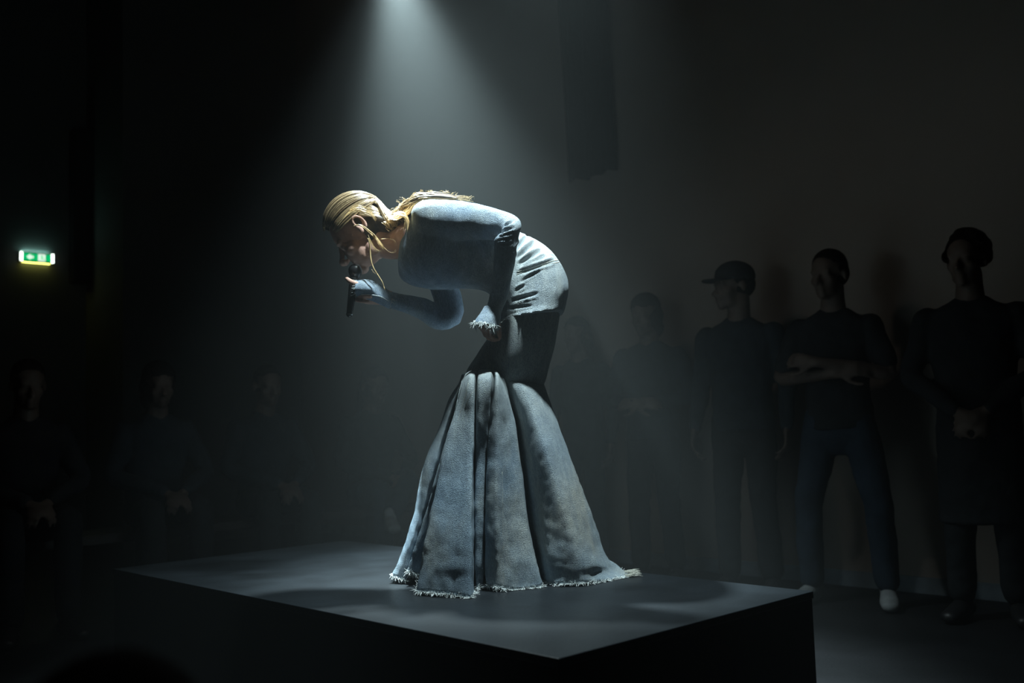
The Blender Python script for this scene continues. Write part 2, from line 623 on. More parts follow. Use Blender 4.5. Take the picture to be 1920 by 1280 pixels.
def tubes(name, paths, mt, parent, origin, sides=5, colors=None, kind=None):
    """many thin threads: each path is (points, radii)"""
    V, Fc, Cc = [], [], []
    for k, (P, r) in enumerate(paths):
        P = np.asarray(P, float); n = len(P)
        r = np.broadcast_to(r, (n,))
        t = np.gradient(P, axis=0); t /= np.linalg.norm(t, axis=1)[:, None] + 1e-9
        ref = np.array([.31, .87, .38])
        B = ref - (t @ ref)[:, None] * t; B /= np.linalg.norm(B, axis=1)[:, None] + 1e-9
        A = np.cross(t, B)
        b = len(V)
        for i in range(n):
            for j in range(sides):
                a = 2 * math.pi * j / sides
                V.append(P[i] + (A[i] * math.cos(a) + B[i] * math.sin(a)) * r[i])
        for i in range(n - 1):
            for j in range(sides):
                q = (j + 1) % sides
                Fc.append((b + i * sides + j, b + i * sides + q, b + (i + 1) * sides + q, b + (i + 1) * sides + j))
        Fc.append(tuple(b + j for j in range(sides))[::-1])
        Fc.append(tuple(b + (n - 1) * sides + j for j in range(sides)))
        if colors is not None:
            Cc += [colors[k]] * (n * sides)
    o = obj(name, V, Fc, mt, parent, origin)
    if colors is not None:
        at = o.data.color_attributes.new('lock', 'FLOAT_COLOR', 'POINT')
        at.data.foreach_set('color', np.array([(*c, 1) for c in Cc], np.float32).ravel())
    if kind:
        o['kind'] = kind
    return o


root = Q(930, 1095, 0)
root = np.array([root[0], root[1], PH])
perf = empty('person', root)
tag(perf, 'singer in long flared denim skirt bent forward holding a microphone on the podium', 'person')

# ---- body: one continuous skin surface (head, neck, trunk, arms, hands, legs)
hf, hu, hs = np.array([-.80, 0, -.60]), np.array([-.60, 0, .80]), np.array([0, -1., 0])
HO = Q(683, 440, .06)
HSC = 1.07
AX = np.array([hf, hu, hs])


def H(f, u, s=0):
    return HO + (hf * f + hu * u + hs * s) * HSC


def hell(mb, c, r):
    mb.ell(H(*c), np.array(r) * HSC, AX)


bd = MB()
hell(bd, (0, .048, 0), (.097, .092, .075))
hell(bd, (.034, .045, 0), (.064, .064, .064))
hell(bd, (.045, -.030, 0), (.052, .066, .056))
hell(bd, (.032, -.072, 0), (.054, .030, .048))
hell(bd, (.076, -.094, 0), (.020, .018, .022))
for s in (-1, 1):
    hell(bd, (.058, -.022, s * .041), (.030, .023, .021))
    hell(bd, (.086, .021, s * .028), (.014, .009, .024))
    hell(bd, (.080, .002, s * .031), (.0145, .011, .015))
    hell(bd, (.108, -.037, s * .011), (.010, .008, .009))
    hell(bd, (.005, -.065, s * .046), (.022, .03, .012))
bd.limb([[*H(.094, .014), .008], [*H(.108, -.012), .009], [*H(.122, -.032), .012], [*H(.112, -.042), .008]], 10, 10)
hell(bd, (.0985, -.063, 0), (.010, .0055, .023))
hell(bd, (.0955, -.075, 0), (.010, .0065, .020))
for s in (-1, 1):                                        # ears: rim and bowl
    an_ = np.linspace(-.35 * math.pi, 1.25 * math.pi, 12)
    ear = [[*H(-.012 + .017 * math.cos(a + .2) * -1, .024 + .026 * math.sin(a), s * (.078 + .010 * math.sin(max(0, a)) ** .5 if a > 0 and a < math.pi else s * 0 + s * s * .078 * s * s)), .0058] for a in an_]
    bd.limb(ear, 22, 8)
    hell(bd, (-.010, .020, s * .073), (.012, .019, .006))
    hell(bd, (-.002, -.002, s * .076), (.009, .011, .006))
# neck and trunk inside the clothes
nk = Q(765, 440, .0)
bd.limb([[*H(-.030, -.005), .060, .056], [*H(-.035, -.075), .050, .050], [*((H(-.045, -.11) + nk) / 2), .056, .058], [*nk, .050, .065]], 12, 16)
bd.limb([[*Q(770, 445), .05, .08], [*Q(810, 455), .095, .12], [*Q(880, 462), .09, .10], [*Q(940, 495), .09, .10], [*Q(990, 545), .10, .13]], 16, 18)


def hand(mb, wrist, xd, zd, side=1, curls=((20, 25, 15),) * 4, spread=4, thumb=None, sc=1.0, flat_=1.0):
    """xd along fingers, zd out of the back of the hand; side=+1 puts the thumb at +y"""
    x = np.asarray(xd, float); x /= np.linalg.norm(x)
    z = np.asarray(zd, float); z = z - (z @ x) * x; z /= np.linalg.norm(z)
    y = np.cross(z, x) * side

    def T(a, b, c):
        return np.asarray(wrist) + (x * a + y * b + z * c) * sc
    mb.limb([[*T(-.02, 0, 0), .020 * sc, .027 * sc], [*T(.02, 0, 0), .0155 * sc, .034 * sc], [*T(.06, .0, .003), .0135 * sc, .041 * sc],
             [*T(.088, .0, .002), .0115 * sc, .039 * sc]], 10, 14, ref=y)
    fl = ((.043, .026, .020), (.048, .030, .022), (.044, .028, .021), (.034, .021, .018))
    for k in range(4):
        yb = (.030 - .020 * k)
        p = np.array([.088 - (.004 if k in (0, 2) else 0) - (.012 if k == 3 else 0), yb, 0.])
        sp_ = math.radians((1.5 - k) * spread)
        a = 0
        P = [[*T(*p), .0098 * sc]]
        for q in range(3):
            a += math.radians(curls[k][q])
            st = np.array([math.cos(a) * math.cos(sp_), math.cos(a) * math.sin(sp_), -math.sin(a)]) * fl[k][q]
            for h in (.5, 1):
                P.append([*T(*(p + st * h)), (.0094 - .0009 * (q + h * .5)) * sc])
            p = p + st
        mb.limb(P, 12, 8, ref=y)
    if thumb == 'none':
        return
    th = thumb or ((.7, .75, -.15), (.9, .4, -.1), (1, .15, .0))
    p = np.array([.022, .026, -.004]); P = [[*T(*p), .0155 * sc]]
    for d, l in zip(th, (.040, .033, .027)):
        d = np.array(d, float); d /= np.linalg.norm(d)
        p = p + d * l; P.append([*T(*p), (.0118 if l > .03 else .0085) * sc])
    mb.limb(P, 12, 8, ref=z)


# arms (bare under the sleeves)
A_SH, A_EL, A_WR = Q(806, 420, -.10), Q(957, 428, -.235), Q(926, 578, -.18)
B_SH, B_EL, B_WR = Q(805, 445, .10), Q(850, 594, .10), Q(728, 560, .02)
bd.limb([[*A_SH, .036], [*((A_SH + A_EL) / 2), .026], [*A_EL, .019], [*((A_EL + A_WR) / 2), .024], [*A_WR, .020]], 22, 12)
bd.limb([[*B_SH, .046], [*((B_SH + B_EL) / 2), .038], [*B_EL, .033], [*((B_EL + B_WR) / 2), .030], [*B_WR, .023]], 22, 12)
# near hand spread over the thigh
hand(bd, Q(923, 577, -.178), Q(904, 616, -.185) - Q(923, 577, -.178), (-.75, -.60, .1), side=1,
     curls=((48, 45, 25), (52, 46, 25), (55, 48, 25), (58, 50, 28)), spread=6, thumb=((.75, .5, -.55), (.85, .3, -.5), (.8, .1, -.6)), sc=.86)
# far hand closed round the microphone, thumb lying up along it
MT, MBt = Q(666, 508, -.045), Q(655, 591, -.055)
mdir = (MT - MBt) / np.linalg.norm(MT - MBt)
hand(bd, Q(722, 557, .01), Q(668, 545, -.03) - Q(722, 557, .01), (.05, 1, .1), side=-1,
     curls=((58, 78, 40), (62, 80, 42), (66, 82, 42), (70, 84, 44)), spread=2,
     thumb='none', sc=1.0)
bd.limb([[*Q(694, 546, -.035), .0145], [*Q(680, 539, -.07), .0125], [*Q(667, 532, -.088), .0110], [*Q(657, 528, -.09), .0098], [*Q(650.5, 522.5, -.088), .0082]], 14, 10)
# legs
for d, kx in ((-.05, 920), (.07, 910)):
    bd.limb([[*Q(995, 560, d), .08], [*Q(960, 640, d), .066], [*Q(kx + 8, 715, d), .040], [*Q(kx + 2, 800, d), .040], [*Q(kx + 22, 960, d), .036],
             [*Q(kx + 24, 1030, d), .033]], 20, 14)
Vb, Fb, Nb = remesh(bd, .0042, 3)
body = obj('body', Vb, Fb, M_SKIN, perf, root)
body['label'] = 'bare skin of face, ear and hands'

# ---- boots under the skirt
for d, kx in ((-.085, 938), (.095, 922)):
    bt = MB()
    an0 = Q(kx, 1000, d); hz = PH
    bt.limb([[an0[0], an0[1], an0[2], .046], [an0[0] + .005, an0[1], hz + .13, .043], [an0[0], an0[1], hz + .09, .044]], 8, 14)
    bt.limb([[an0[0] + .02, an0[1], hz + .085, .036, .034], [an0[0] - .05, an0[1], hz + .058, .036, .04], [an0[0] - .12, an0[1], hz + .032, .026, .043],
             [an0[0] - .175, an0[1], hz + .026, .018, .034]], 12, 14)
    bt.limb([[an0[0] + .035, an0[1], hz + .07, .024], [an0[0] + .04, an0[1], hz + .012, .018]], 5, 10)
    v, f, n = remesh(bt, .006, 3)
    v[:, 2] = np.maximum(v[:, 2], hz + .001)
    obj('boot', v, f, M_BLACK, perf, root)

# ---- denim top: trunk, hips and both sleeves as one garment
tp = MB()
shell(tp, [(750, 474, 760, 424, .040, .01), (747, 494, 772, 404, .072, .01), (752, 524, 793, 392, .118, .01), (795, 540, 832, 388, .155, .0),
           (858, 541, 880, 393, .140, .0), (913, 547, 930, 412, .138, .0), (931, 570, 976, 436, .145, .0), (931, 586, 1028, 466, .172, .0),
           (931, 596, 1056, 502, .184, .0), (932, 603, 1066, 541, .190, .0), (934, 607, 1062, 570, .192, .0), (937, 607, 1056, 588, .204, .0)], 56, 40, pw=2.15)
# near sleeve
def sleeve(mb, spec, n, sides=20):
    rows = []
    for (ax, ay, bx, by, d, hw) in spec:
        a, b = Q(ax, ay, d), Q(bx, by, d)
        rows.append([*((a + b) / 2), *((b - a) / 2), hw])
    S = cr(np.array(rows), n)
    an = np.linspace(0, 2 * math.pi, sides, endpoint=False)
    mb.rings([r[:3] + np.outer(np.cos(an), r[3:6]) + np.outer(np.sin(an), [0, r[6], 0]) for r in S])


sleeve(tp, [(778, 432, 771, 398, -.07, .035), (786, 446, 779, 385, -.095, .055), (806, 450, 800, 375, -.12, .062), (842, 450, 838, 374, -.145, .06),
            (885, 450, 886, 380, -.175, .056), (922, 450, 928, 391, -.19, .054), (936, 450, 955, 400, -.215, .052), (933, 449, 973, 411, -.235, .052),
            (928, 447, 978, 424, -.245, .052), (927, 455, 974.5, 441, -.245, .051), (927, 480, 970, 466, -.24, .048), (924, 512, 963, 506, -.225, .044), (919, 548, 953, 552, -.20, .04),
            (913, 572, 942, 580, -.185, .034), (909, 582, 938, 590, -.175, .031)], 60, 24)
# far sleeve
tp.limb([[*B_SH, .062], [*((B_SH + B_EL) / 2), .054], [*(B_EL + np.array([-.01, 0, .015])), .05], [*(B_EL + np.array([-.06, -.01, .0])), .045],
         [*((B_EL + B_WR) / 2), .040], [*B_WR, .032], [*Q(712, 552, .01), .033]], 30, 18)
Vt, Ft, Nt = remesh(tp, .0052, 5)
EL = (925, 448)
Vt = creases(Vt, Nt, [
    ((927, 430), (953, 402), 3.2, .0075), ((928, 436), (962, 414), 3.0, .008), ((930, 440), (966, 425), 2.8, .007), ((931, 445), (962, 435), 2.6, .006),
    ((932, 450), (960, 446), 2.4, .005), ((921, 424), (928, 396), 2.4, .005), ((934, 458), (962, 456), 2.2, .003)], -.17)
Vt = creases(Vt, Nt, [
    ((966, 470), (990, 440), 3.6, .008), ((968, 486), (1004, 452), 4.0, .010), ((972, 496), (1016, 468), 4.2, .009), ((970, 513), (1040, 488), 4.2, .010),
    ((960, 563), (1010, 549), 3.6, .008), ((966, 545), (985, 534), 3.2, .006), ((955, 578), (1000, 572), 3.0, .004), ((972, 530), (1022, 502), 2.6, .004),
    ((862, 380), (858, 402), 1.6, .002), ((844, 378), (840, 404), 1.5, .002)], None)
Vt += Nt * (mnoise(Vt, 9, .004) + mnoise(Vt, 26, .0016, 4))[:, None]
top = obj('denim_top', Vt, Ft, M_TOP, perf, root)
bvh_top = BVHTree.FromPolygons([Vector(p) for p in Vt], Ft)


def surf(bvh, px, py, lift=.0):
    w = RC @ np.array([(px - 960) / F, -(py - 640) / F, -1])
    w /= np.linalg.norm(w)
    h = bvh.ray_cast(Vector(CAMPOS), Vector(w))
    if h[0] is None:
        return None
    return np.array(h[0]) + np.array(h[1]) * lift


def seam(bvh, poly, r=.0012, lift=.0008):
    P = cr(np.array([[x, y, 0] for x, y in poly]), 40)
    S = [surf(bvh, p[0], p[1], lift) for p in P]
    S = [s for s in S if s is not None]
    return (S, r)


seams = []
for dy in (-2.2, 2.2):
    seams.append(seam(bvh_top, [(969, 512 + dy), (995, 504 + dy), (1022, 495 + dy), (1048, 489 + dy)], .0011))
seams.append(seam(bvh_top, [(940, 603), (968, 602), (990, 599), (1016, 591)], .0016, .001))
tubes('stitching', seams, M_STITCH, top, root, kind='stuff')


# cuffs: loose frayed denim over both hands
def cuff(spec, n, mt, sides=26, amp=.002):
    rows = []
    for (ax, ay, bx, by, d, hw) in spec:
        a, b = Q(ax, ay, d), Q(bx, by, d)
        rows.append([*((a + b) / 2), *((b - a) / 2), hw])
    S = cr(np.array(rows), n)
    an = np.linspace(0, 2 * math.pi, sides, endpoint=False)
    R = []
    for i, r in enumerate(S):
        w = 1 + .06 * np.sin(an * 5 + i * .25) * (i / n)
        R.append(r[:3] + np.outer(np.cos(an) * w, r[3:6]) + np.outer(np.sin(an) * w, [0, r[6], 0]))
    V = np.vstack(R)
    Fc = [(i * sides + j, i * sides + (j + 1) % sides, (i + 1) * sides + (j + 1) % sides, (i + 1) * sides + j)
          for i in range(n - 1) for j in range(sides)]
    V = V + np.outer(mnoise(V, 40, amp), [0.5, -1, .5])
    o = obj('cuff', V, Fc, mt, top, root)
    so_ = o.modifiers.new('t', 'SOLIDIFY'); so_.thickness = .003; so_.offset = 0
    sb = o.modifiers.new('s', 'SUBSURF'); sb.levels = 1; sb.render_levels = 1
    return o, R


def threads(P, down, n, ln=.012, sp=.006, r=.0007):
    out = []
    for _ in range(n):
        k = random.random() * (len(P) - 1); i = int(k); p = P[i] + (P[i + 1] - P[i]) * (k - i)
        d = np.asarray(down) + np.random.normal(0, .55, 3)
        l = ln * random.uniform(.5, 1.3)
        c = np.random.normal(0, .5, 3)
        pts_ = [p + (d * t + c * t * t * .8) * l for t in (0, .35, .7, 1.0)]
        pts_[0] = p - d * .003
        for q_ in pts_:
            q_[2] = max(q_[2], PH + .002)
        out.append((pts_, [r * 1.1, r, r * .9, r * .5]))
    return out


cf1, R1 = cuff([(909, 574, 938, 579, -.19, .038), (903, 584, 938, 590, -.20, .044), (896, 594, 937, 601, -.21, .050), (889, 605, 934, 613, -.215, .056)], 14, M_TOP)
ring = np.vstack([R1[-1], R1[-1][:1]])
tubes('frayed_edge', threads(ring, Q(900, 625) - Q(905, 610), 0, .01) + threads(ring, np.array([-.25, -.1, -1]), 260, .011, r=.0009), M_FRAY, cf1, root, 4, kind='stuff')
sm1 = []
for dx in (0, 3):
    l_ = [((906 + dx) + 0, 0)]
bvc = BVHTree.FromPolygons([Vector(p + root) for p in [np.array(v.co) for v in cf1.data.vertices]], [tuple(p.vertices) for p in cf1.data.polygons])
sm1 = [seam(bvc, [(926, 582), (924, 592), (919, 604)], .0011, .0022)] + [seam(bvc, [(921 - k * .7 - 3, 585 + k * 4.2), (925 - k * .9, 586 + k * 4.2)], .0008, .0022) for k in range(5)]
tubes('stitching', [s for s in sm1 if len(s[0]) > 3], M_STITCH, cf1, root, 4, kind='stuff')

cf2, R2 = cuff([(733, 578, 738, 557, .02, .034), (726, 577, 728, 547, .015, .042), (712, 570, 713, 535, -.005, .052), (697, 563, 699, 528, -.025, .057),
                (682, 560, 684, 525, -.042, .058), (670, 559, 668, 527, -.05, .052)], 20, M_TOP, amp=.006)
ring = np.vstack([R2[-1], R2[-1][:1]])
tubes('frayed_edge', threads(ring, np.array([-1, -.1, 0]), 110, .006, r=.0008)
      + threads(np.vstack([R2[0], R2[0][:1]]), np.array([.8, -.1, -.3]), 60, .009, r=.0008), M_FRAY, cf2, root, 4, kind='stuff')
bvc2 = BVHTree.FromPolygons([Vector(np.array(v.co) + root) for v in cf2.data.vertices], [tuple(p.vertices) for p in cf2.data.polygons])
tubes('stitching', [seam(bvc2, [(677, 550), (690, 550.5), (703, 553), (716, 557), (728, 564)], .0015, .0035)], M_FRAY, cf2, root, 5)

# ---- skirt: tight over the thighs, flaring from the knees
yk = MB()
shell(yk, [(950, 555, 1046, 552, .165, .0), (934, 602, 1050, 588, .182, .0), (913, 636, 1043, 630, .178, .0), (893, 668, 1032, 680, .165, .0),
           (876, 692, 1022, 716, .148, .0), (872, 708, 1008, 732, .130, .0), (876, 718, 996, 744, .115, .0)], 40, 40, pw=2.2)
Vy, Fy, Ny = remesh(yk, .006, 4)
Vy = creases(Vy, Ny, [((890, 690), (935, 676), 4, .004), ((905, 660), (950, 640), 4, .003)], None)
Vy += Ny * mnoise(Vy, 10, .004)[:, None]
yoke = obj('skirt_yoke', Vy, Fy, M_SKIRT, perf, root)

colsk = [
    [(861, 718, .05), (842, 748, .05), (820, 811, .06), (797, 864, .06), (773, 973, .07), (745, 1054, .07), (734, 1077, .07)],
    [(863, 719, .0), (846, 765, .0), (826, 830, .0), (804, 910, .0), (782, 1000, .01), (758, 1086, .03)],
    [(865, 720, .0), (852, 775, .04), (836, 840, .06), (815, 925, .08), (795, 1010, .10), (778, 1084, .11)],
    [(864, 720, -.04), (852, 775, -.05), (836, 825, -.05), (803, 945, -.04), (778, 1030, -.03), (766, 1070, -.02)],
    [(866, 720, -.05), (858, 780, .0), (845, 840, .0), (824, 945, .01), (800, 1040, .02), (790, 1082, .03)],
    [(868, 717, -.12), (854, 775, -.14), (835, 831, -.16), (811, 941, -.185), (794, 1026, -.20), (782, 1107, -.205)],
    [(873, 714, -.15), (862, 780, -.165), (850, 840, -.185), (830, 945, -.22), (815, 1030, -.245), (806, 1110, -.25)],
    [(880, 712, -.175), (873, 790, -.185), (868, 850, -.205), (858, 945, -.25), (850, 1035, -.278), (842, 1114, -.285)],
    [(889, 712, -.17), (887, 790, -.19), (886, 850, -.21), (885, 945, -.262), (884, 1035, -.292), (884, 1120, -.305)],
    [(893, 716, -.12), (890, 790, -.05), (888.5, 850, -.06), (887.5, 945, -.07), (887, 1035, -.08), (889, 1108, -.09)],
    [(897, 711, -.17), (894, 790, -.18), (892, 850, -.16), (891, 945, -.17), (891, 1035, -.17), (894, 1102, -.16)],
    [(908, 710, -.18), (903, 790, -.185), (901, 850, -.17), (899, 945, -.175), (899, 1035, -.17), (901, 1098, -.15)],
    [(921, 710, -.18), (914, 790, -.175), (910, 850, -.155), (907, 945, -.16), (906.5, 1035, -.155), (907, 1096, -.14)],
    [(926, 716, -.12), (917, 790, -.07), (912, 850, -.07), (909.5, 945, -.07), (908.5, 1035, -.06), (909, 1090, -.05)],
    [(929, 711, -.175), (921, 790, -.18), (915, 850, -.17), (912, 945, -.18), (911, 1035, -.175), (912, 1096, -.16)],
    [(934, 711, -.18), (932, 790, -.20), (930, 850, -.20), (929, 945, -.215), (929, 1035, -.21), (930, 1099, -.20)],
    [(937, 713, -.17), (941, 790, -.185), (941, 850, -.185), (941, 945, -.20), (943, 1035, -.20), (946, 1103, -.20)],
    [(939, 716, -.15), (951, 790, -.155), (956, 850, -.145), (963, 945, -.16), (970, 1035, -.17), (978, 1106, -.175)],
    [(942, 719, -.12), (963, 782, -.09), (972, 850, -.10), (985, 955, -.12), (999, 1040, -.14), (1014, 1099, -.145)],
    [(950, 716, -.03), (966, 790, .02), (976, 850, .02), (990, 955, .01), (1004, 1040, .0), (1016, 1088, -.03)],
    [(964, 722, -.045), (982, 790, -.06), (996, 850, -.08), (1014, 945, -.10), (1030, 1035, -.12), (1042, 1094, -.125)],
    [(984, 728, -.055), (1006, 795, -.10), (1026, 855, -.13), (1053, 950, -.15), (1076, 1035, -.15), (1090, 1092, -.14)],
    [(1004, 731, -.03), (1026, 795, -.06), (1048, 855, -.08), (1078, 950, -.09), (1105, 1030, -.08), (1135, 1089, -.07)],
    [(1016, 729, .03), (1040, 792, .0), (1064, 850, .02), (1095, 930, .04), (1124, 1010, .05), (1142, 1052, .05), (1172, 1085, .01)],
    [(1021, 724, .10), (1046, 796, .07), (1071, 860, .10), (1100, 938, .12), (1134, 1040, .12), (1158, 1056, .10), (1184, 1077, .06)],
    [(1012, 734, .17), (1036, 796, .16), (1058, 860, .20), (1084, 940, .24), (1110, 1030, .25), (1150, 1064, .20)],
    [(985, 732, .22), (1000, 796, .21), (1014, 860, .26), (1030, 940, .31), (1050, 1020, .36), (1070, 1064, .38)],
    [(940, 726, .24), (946, 796, .24), (950, 860, .30), (955, 940, .37), (960, 1020, .43), (965, 1060, .46)],
    [(900, 720, .21), (890, 796, .23), (880, 860, .29), (868, 940, .36), (855, 1015, .42), (845, 1060, .45)],
    [(872, 714, .15), (856, 780, .17), (838, 850, .23), (818, 940, .29), (795, 1015, .34), (775, 1064, .37)],
]
for i_, c in enumerate(colsk):               # the gathers start on the yoke and stand out over the knees
    x_, y_, d_ = c[0]
    if 5 <= i_ <= 18:
        c.insert(0, (x_ + (908 - x_) * .15, y_ - 17, -.035))
    elif i_ < 5:
        c.insert(0, (x_ + 5, y_ - 14, .05))
    elif i_ < 25:
        c.insert(0, (x_ - 5, y_ - 14, d_ + .035))
    else:
        c.insert(0, (x_, y_ - 14, d_ + .03))
NR = 74
G = []
for c in colsk:
    P = np.array([QS(*p) for p in c])
    S = cr(P, 200)
    l = np.concatenate([[0], np.cumsum(np.linalg.norm(np.diff(S, axis=0), axis=1))]); l /= l[-1]
    t = np.linspace(0, 1, NR)
    G.append(np.stack([np.interp(t, l, S[:, k]) for k in range(3)], 1))
G = np.array(G)
NCs = 240
K = np.empty((NCs, NR, 3))
# shared across-parameter so that rows stay aligned
hemP = G[:, -1]
for r in range(NR):
    P = np.vstack([G[-2:, r], G[:, r], G[:3, r]])
    ref = np.vstack([G[-2:, NR * 2 // 3], G[:, NR * 2 // 3], G[:3, NR * 2 // 3]])
    d = np.linalg.norm(np.diff(ref, axis=0), axis=1) ** .5
    t = np.concatenate([[0], np.cumsum(d)])
    m = np.zeros_like(P)
    m[1:-1] = (P[2:] - P[:-2]) / (t[2:] - t[:-2])[:, None]
    T = np.linspace(t[2], t[-3], NCs, endpoint=False)
    i = np.clip(np.searchsorted(t, T, side='right') - 1, 0, len(t) - 2)
    h = (t[i + 1] - t[i])[:, None]; s = ((T - t[i]) / (t[i + 1] - t[i]))[:, None]
    K[:, r] = ((2 * s**3 - 3 * s**2 + 1) * P[i] + (s**3 - 2 * s**2 + s) * h * m[i] * .8
               + (-2 * s**3 + 3 * s**2) * P[i + 1] + (s**3 - s**2) * h * m[i + 1] * .8)
VS = K.reshape(-1, 3)
FS = [(i * NR + j, i * NR + j + 1, ((i + 1) % NCs) * NR + j + 1, ((i + 1) % NCs) * NR + j) for i in range(NCs) for j in range(NR - 1)]
tmpm = bpy.data.meshes.new('t'); tmpm.from_pydata([tuple(p) for p in VS], [], FS); tmpm.update()
NS = np.array([v.normal[:] for v in tmpm.vertices]); bpy.data.meshes.remove(tmpm)
tt = np.tile(np.linspace(0, 1, NR), NCs)
VS = VS + NS * ((mnoise(VS, 5.5, .005) + mnoise(VS, 15, .0035, 3) + mnoise(VS, 38, .0022, 9)) * (.25 + .75 * tt))[:, None]

VS = VS + NS * (-abs(mnoise(VS * np.array([1, 1, .6]), 11, .004, 21)) - abs(mnoise(VS * np.array([1.3, 1.3, .8]), 24, .0028, 33)))[:, None] * (.2 + .8 * tt)[:, None]


def dent(V, cx, cy, rx, ry, ang, dep, ymax):
    p = PX(V) - np.array([cx, cy])
    a = math.radians(ang)
    u = p[:, 0] * math.cos(a) + p[:, 1] * math.sin(a); w = -p[:, 0] * math.sin(a) + p[:, 1] * math.cos(a)
    g = np.exp(-(u / rx)**2 - (w / ry)**2) * (V[:, 1] < ymax)
    V[:, 1] += g * dep
    return V


VS = dent(VS, 948, 800, 9, 26, 15, .015, Y0 - .02)
VS = dent(VS, 1132, 1073, 28, 9, -8, .028, Y0 + .09)
VS[:, 2] = np.maximum(VS[:, 2], PH + .004)
flare = obj('skirt_flare', VS, FS, M_SKIRT, perf, root)
sd = flare.modifiers.new('t', 'SOLIDIFY'); sd.thickness = .0035; sd.offset = 0
hem = VS.reshape(NCs, NR, 3)[:, -1]
hem = np.vstack([hem, hem[:1]])
tubes('frayed_hem', threads(hem, np.array([0, -.45, -.45]), 3400, .011, r=.0010), M_FRAY, flare, root, 4, kind='stuff')
bvs = BVHTree.FromPolygons([Vector(p) for p in VS], FS)
sk = [seam(bvs, [(879, 718), (874, 740), (866, 765), (859, 790)], .0016), seam(bvs, [(905, 714), (893, 726), (880, 745), (872, 765)], .0015),
      seam(bvs, [(941, 884), (942, 960), (943, 1030), (945, 1090)], .0013)]
for k in range(9):
    pass; sk.append(seam(bvs, [(866 - k * 1.2, 722 + k * 6), (874 - k * 1.2, 724 + k * 6)], .0011))
tubes('stitching', [s for s in sk if len(s[0]) > 3], M_STITCH, flare, root, 4, kind='stuff')
tr = []
for k in range(70):
    p = QS(random.uniform(1176, 1196), random.uniform(1074, 1083), random.uniform(.0, .09)); p[2] = PH + .006 + random.random() * .012
    d = np.array([1, np.random.normal(0, .5), np.random.normal(0, .25)])
    d[2] = abs(d[2]) * .3
    tr.append(([p - d * .01, p + d * .004, p + d * random.uniform(.008, .02) + np.array([0, 0, -.003])], [.0016, .0014, .0006]))
tubes('frayed_train_end', tr, M_STITCH, flare, root, 4, kind='stuff')

# ---- hair: slicked back from the face, gathered at the nape, lying over the back
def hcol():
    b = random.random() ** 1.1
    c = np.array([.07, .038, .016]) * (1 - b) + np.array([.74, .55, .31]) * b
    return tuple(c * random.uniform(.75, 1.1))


hb = MB()
hell(hb, (0, .045, 0), (.110, .110, .083))
hell(hb, (-.035, .015, 0), (.066, .066, .072))
hb.limb([[*H(-.06, .02), .036, .06], [*Q(724, 419, .01), .032, .045], [*Q(742, 414, .005), .026, .04], [*Q(762, 398, .0), .024, .05],
         [*Q(785, 382, -.01), .022, .07], [*Q(820, 377, -.03), .014, .085], [*Q(860, 380, -.03), .008, .08]], 24, 16)
Vh, Fh, Nh = remesh(hb, .0055, 4)
# keep only what lies behind the hairline
loc = (Vh - HO) / HSC
lf, lu, ls_ = loc @ hf, loc @ hu, abs(loc @ hs)
face_m = (lu - .045 < .52 * lf) & (lf > .0)
hset = set(np.nonzero(face_m)[0].tolist())
Fh = [f for f in Fh if not any(i in hset for i in f)]
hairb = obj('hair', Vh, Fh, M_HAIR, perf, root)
at = hairb.data.color_attributes.new('lock', 'FLOAT_COLOR', 'POINT')
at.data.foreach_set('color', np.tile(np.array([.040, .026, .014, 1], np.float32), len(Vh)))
hairb['label'] = 'wet-look blonde hair slicked back'
paths, cols = [], []
EXC = (0., .045)
for k in range(640):
    phi = random.uniform(-2.0, 2.0)                  # around the head, 0 = middle parting line
    if abs(phi) > .95 and random.random() < .45:
        continue
    lift = 1.0 + abs(random.gauss(0, .022))
    pts_ = []
    # start at the hairline and run back over the skull
    a0 = math.radians(random.uniform(26, 36) + 16 * abs(phi))
    a1 = math.radians(192 - 16 * abs(phi))
    wv_ = random.uniform(-.03, .03)
    for t in np.linspace(0, 1, 9):
        a = a0 + (a1 - a0) * t
        ph = phi * (1 - .10 * t) + wv_ * math.sin(t * 5)
        f_ = math.cos(a) * .111 + EXC[0]
        r_ = math.sin(a)
        u_ = EXC[1] + .111 * r_ * math.cos(ph) 
        s_ = .085 * abs(r_) ** .8 * math.sin(ph)
        pts_.append(H(EXC[0] + (f_ - EXC[0]) * lift, EXC[1] + (u_ - EXC[1]) * lift, s_ * lift))
    if any(min(np.linalg.norm(p_ - H(-.012, .024, q_)) for q_ in (-.082, .082)) < .032 for p_ in pts_):
        continue
    # through the nape and out over the back
    sd_ = -math.sin(phi)
    j = np.random.normal(0, 1, (6, 3))
    tail = [Q(729 + j[0, 0] * 2, 418 - 19 * math.cos(phi), sd_ * .040), Q(738 + j[1, 0] * 3, 412 - 17 * math.cos(phi) + 8 + j[1, 1] * 3, sd_ * .042),
            Q(757 + j[2, 0] * 3, 397 - 9 * math.cos(phi) + j[2, 1] * 4, sd_ * .05), Q(777 + j[3, 0] * 3, 380 - 9 * math.cos(phi) + j[3, 1] * 3, sd_ * .065 - .01),
            Q(812 + j[4, 0] * 6, 374 - 8 * math.cos(phi) + j[4, 1] * 2.2, sd_ * .08 - .03), Q(852 + j[5, 0] * 14, 376 - 4 * math.cos(phi) + j[5, 1] * 2.0, sd_ * .08 - .03)]
    cut = random.choice((3, 5, 6, 6, 6))
    P = cr(np.array(pts_[:8] + tail[:cut]), 26)
    r0 = random.uniform(.0011, .0030)
    rr = np.full(26, r0); rr[-6:] *= np.linspace(1, .25, 6); rr[:3] *= np.linspace(.4, 1, 3)
    paths.append((P, rr)); cols.append(hcol())

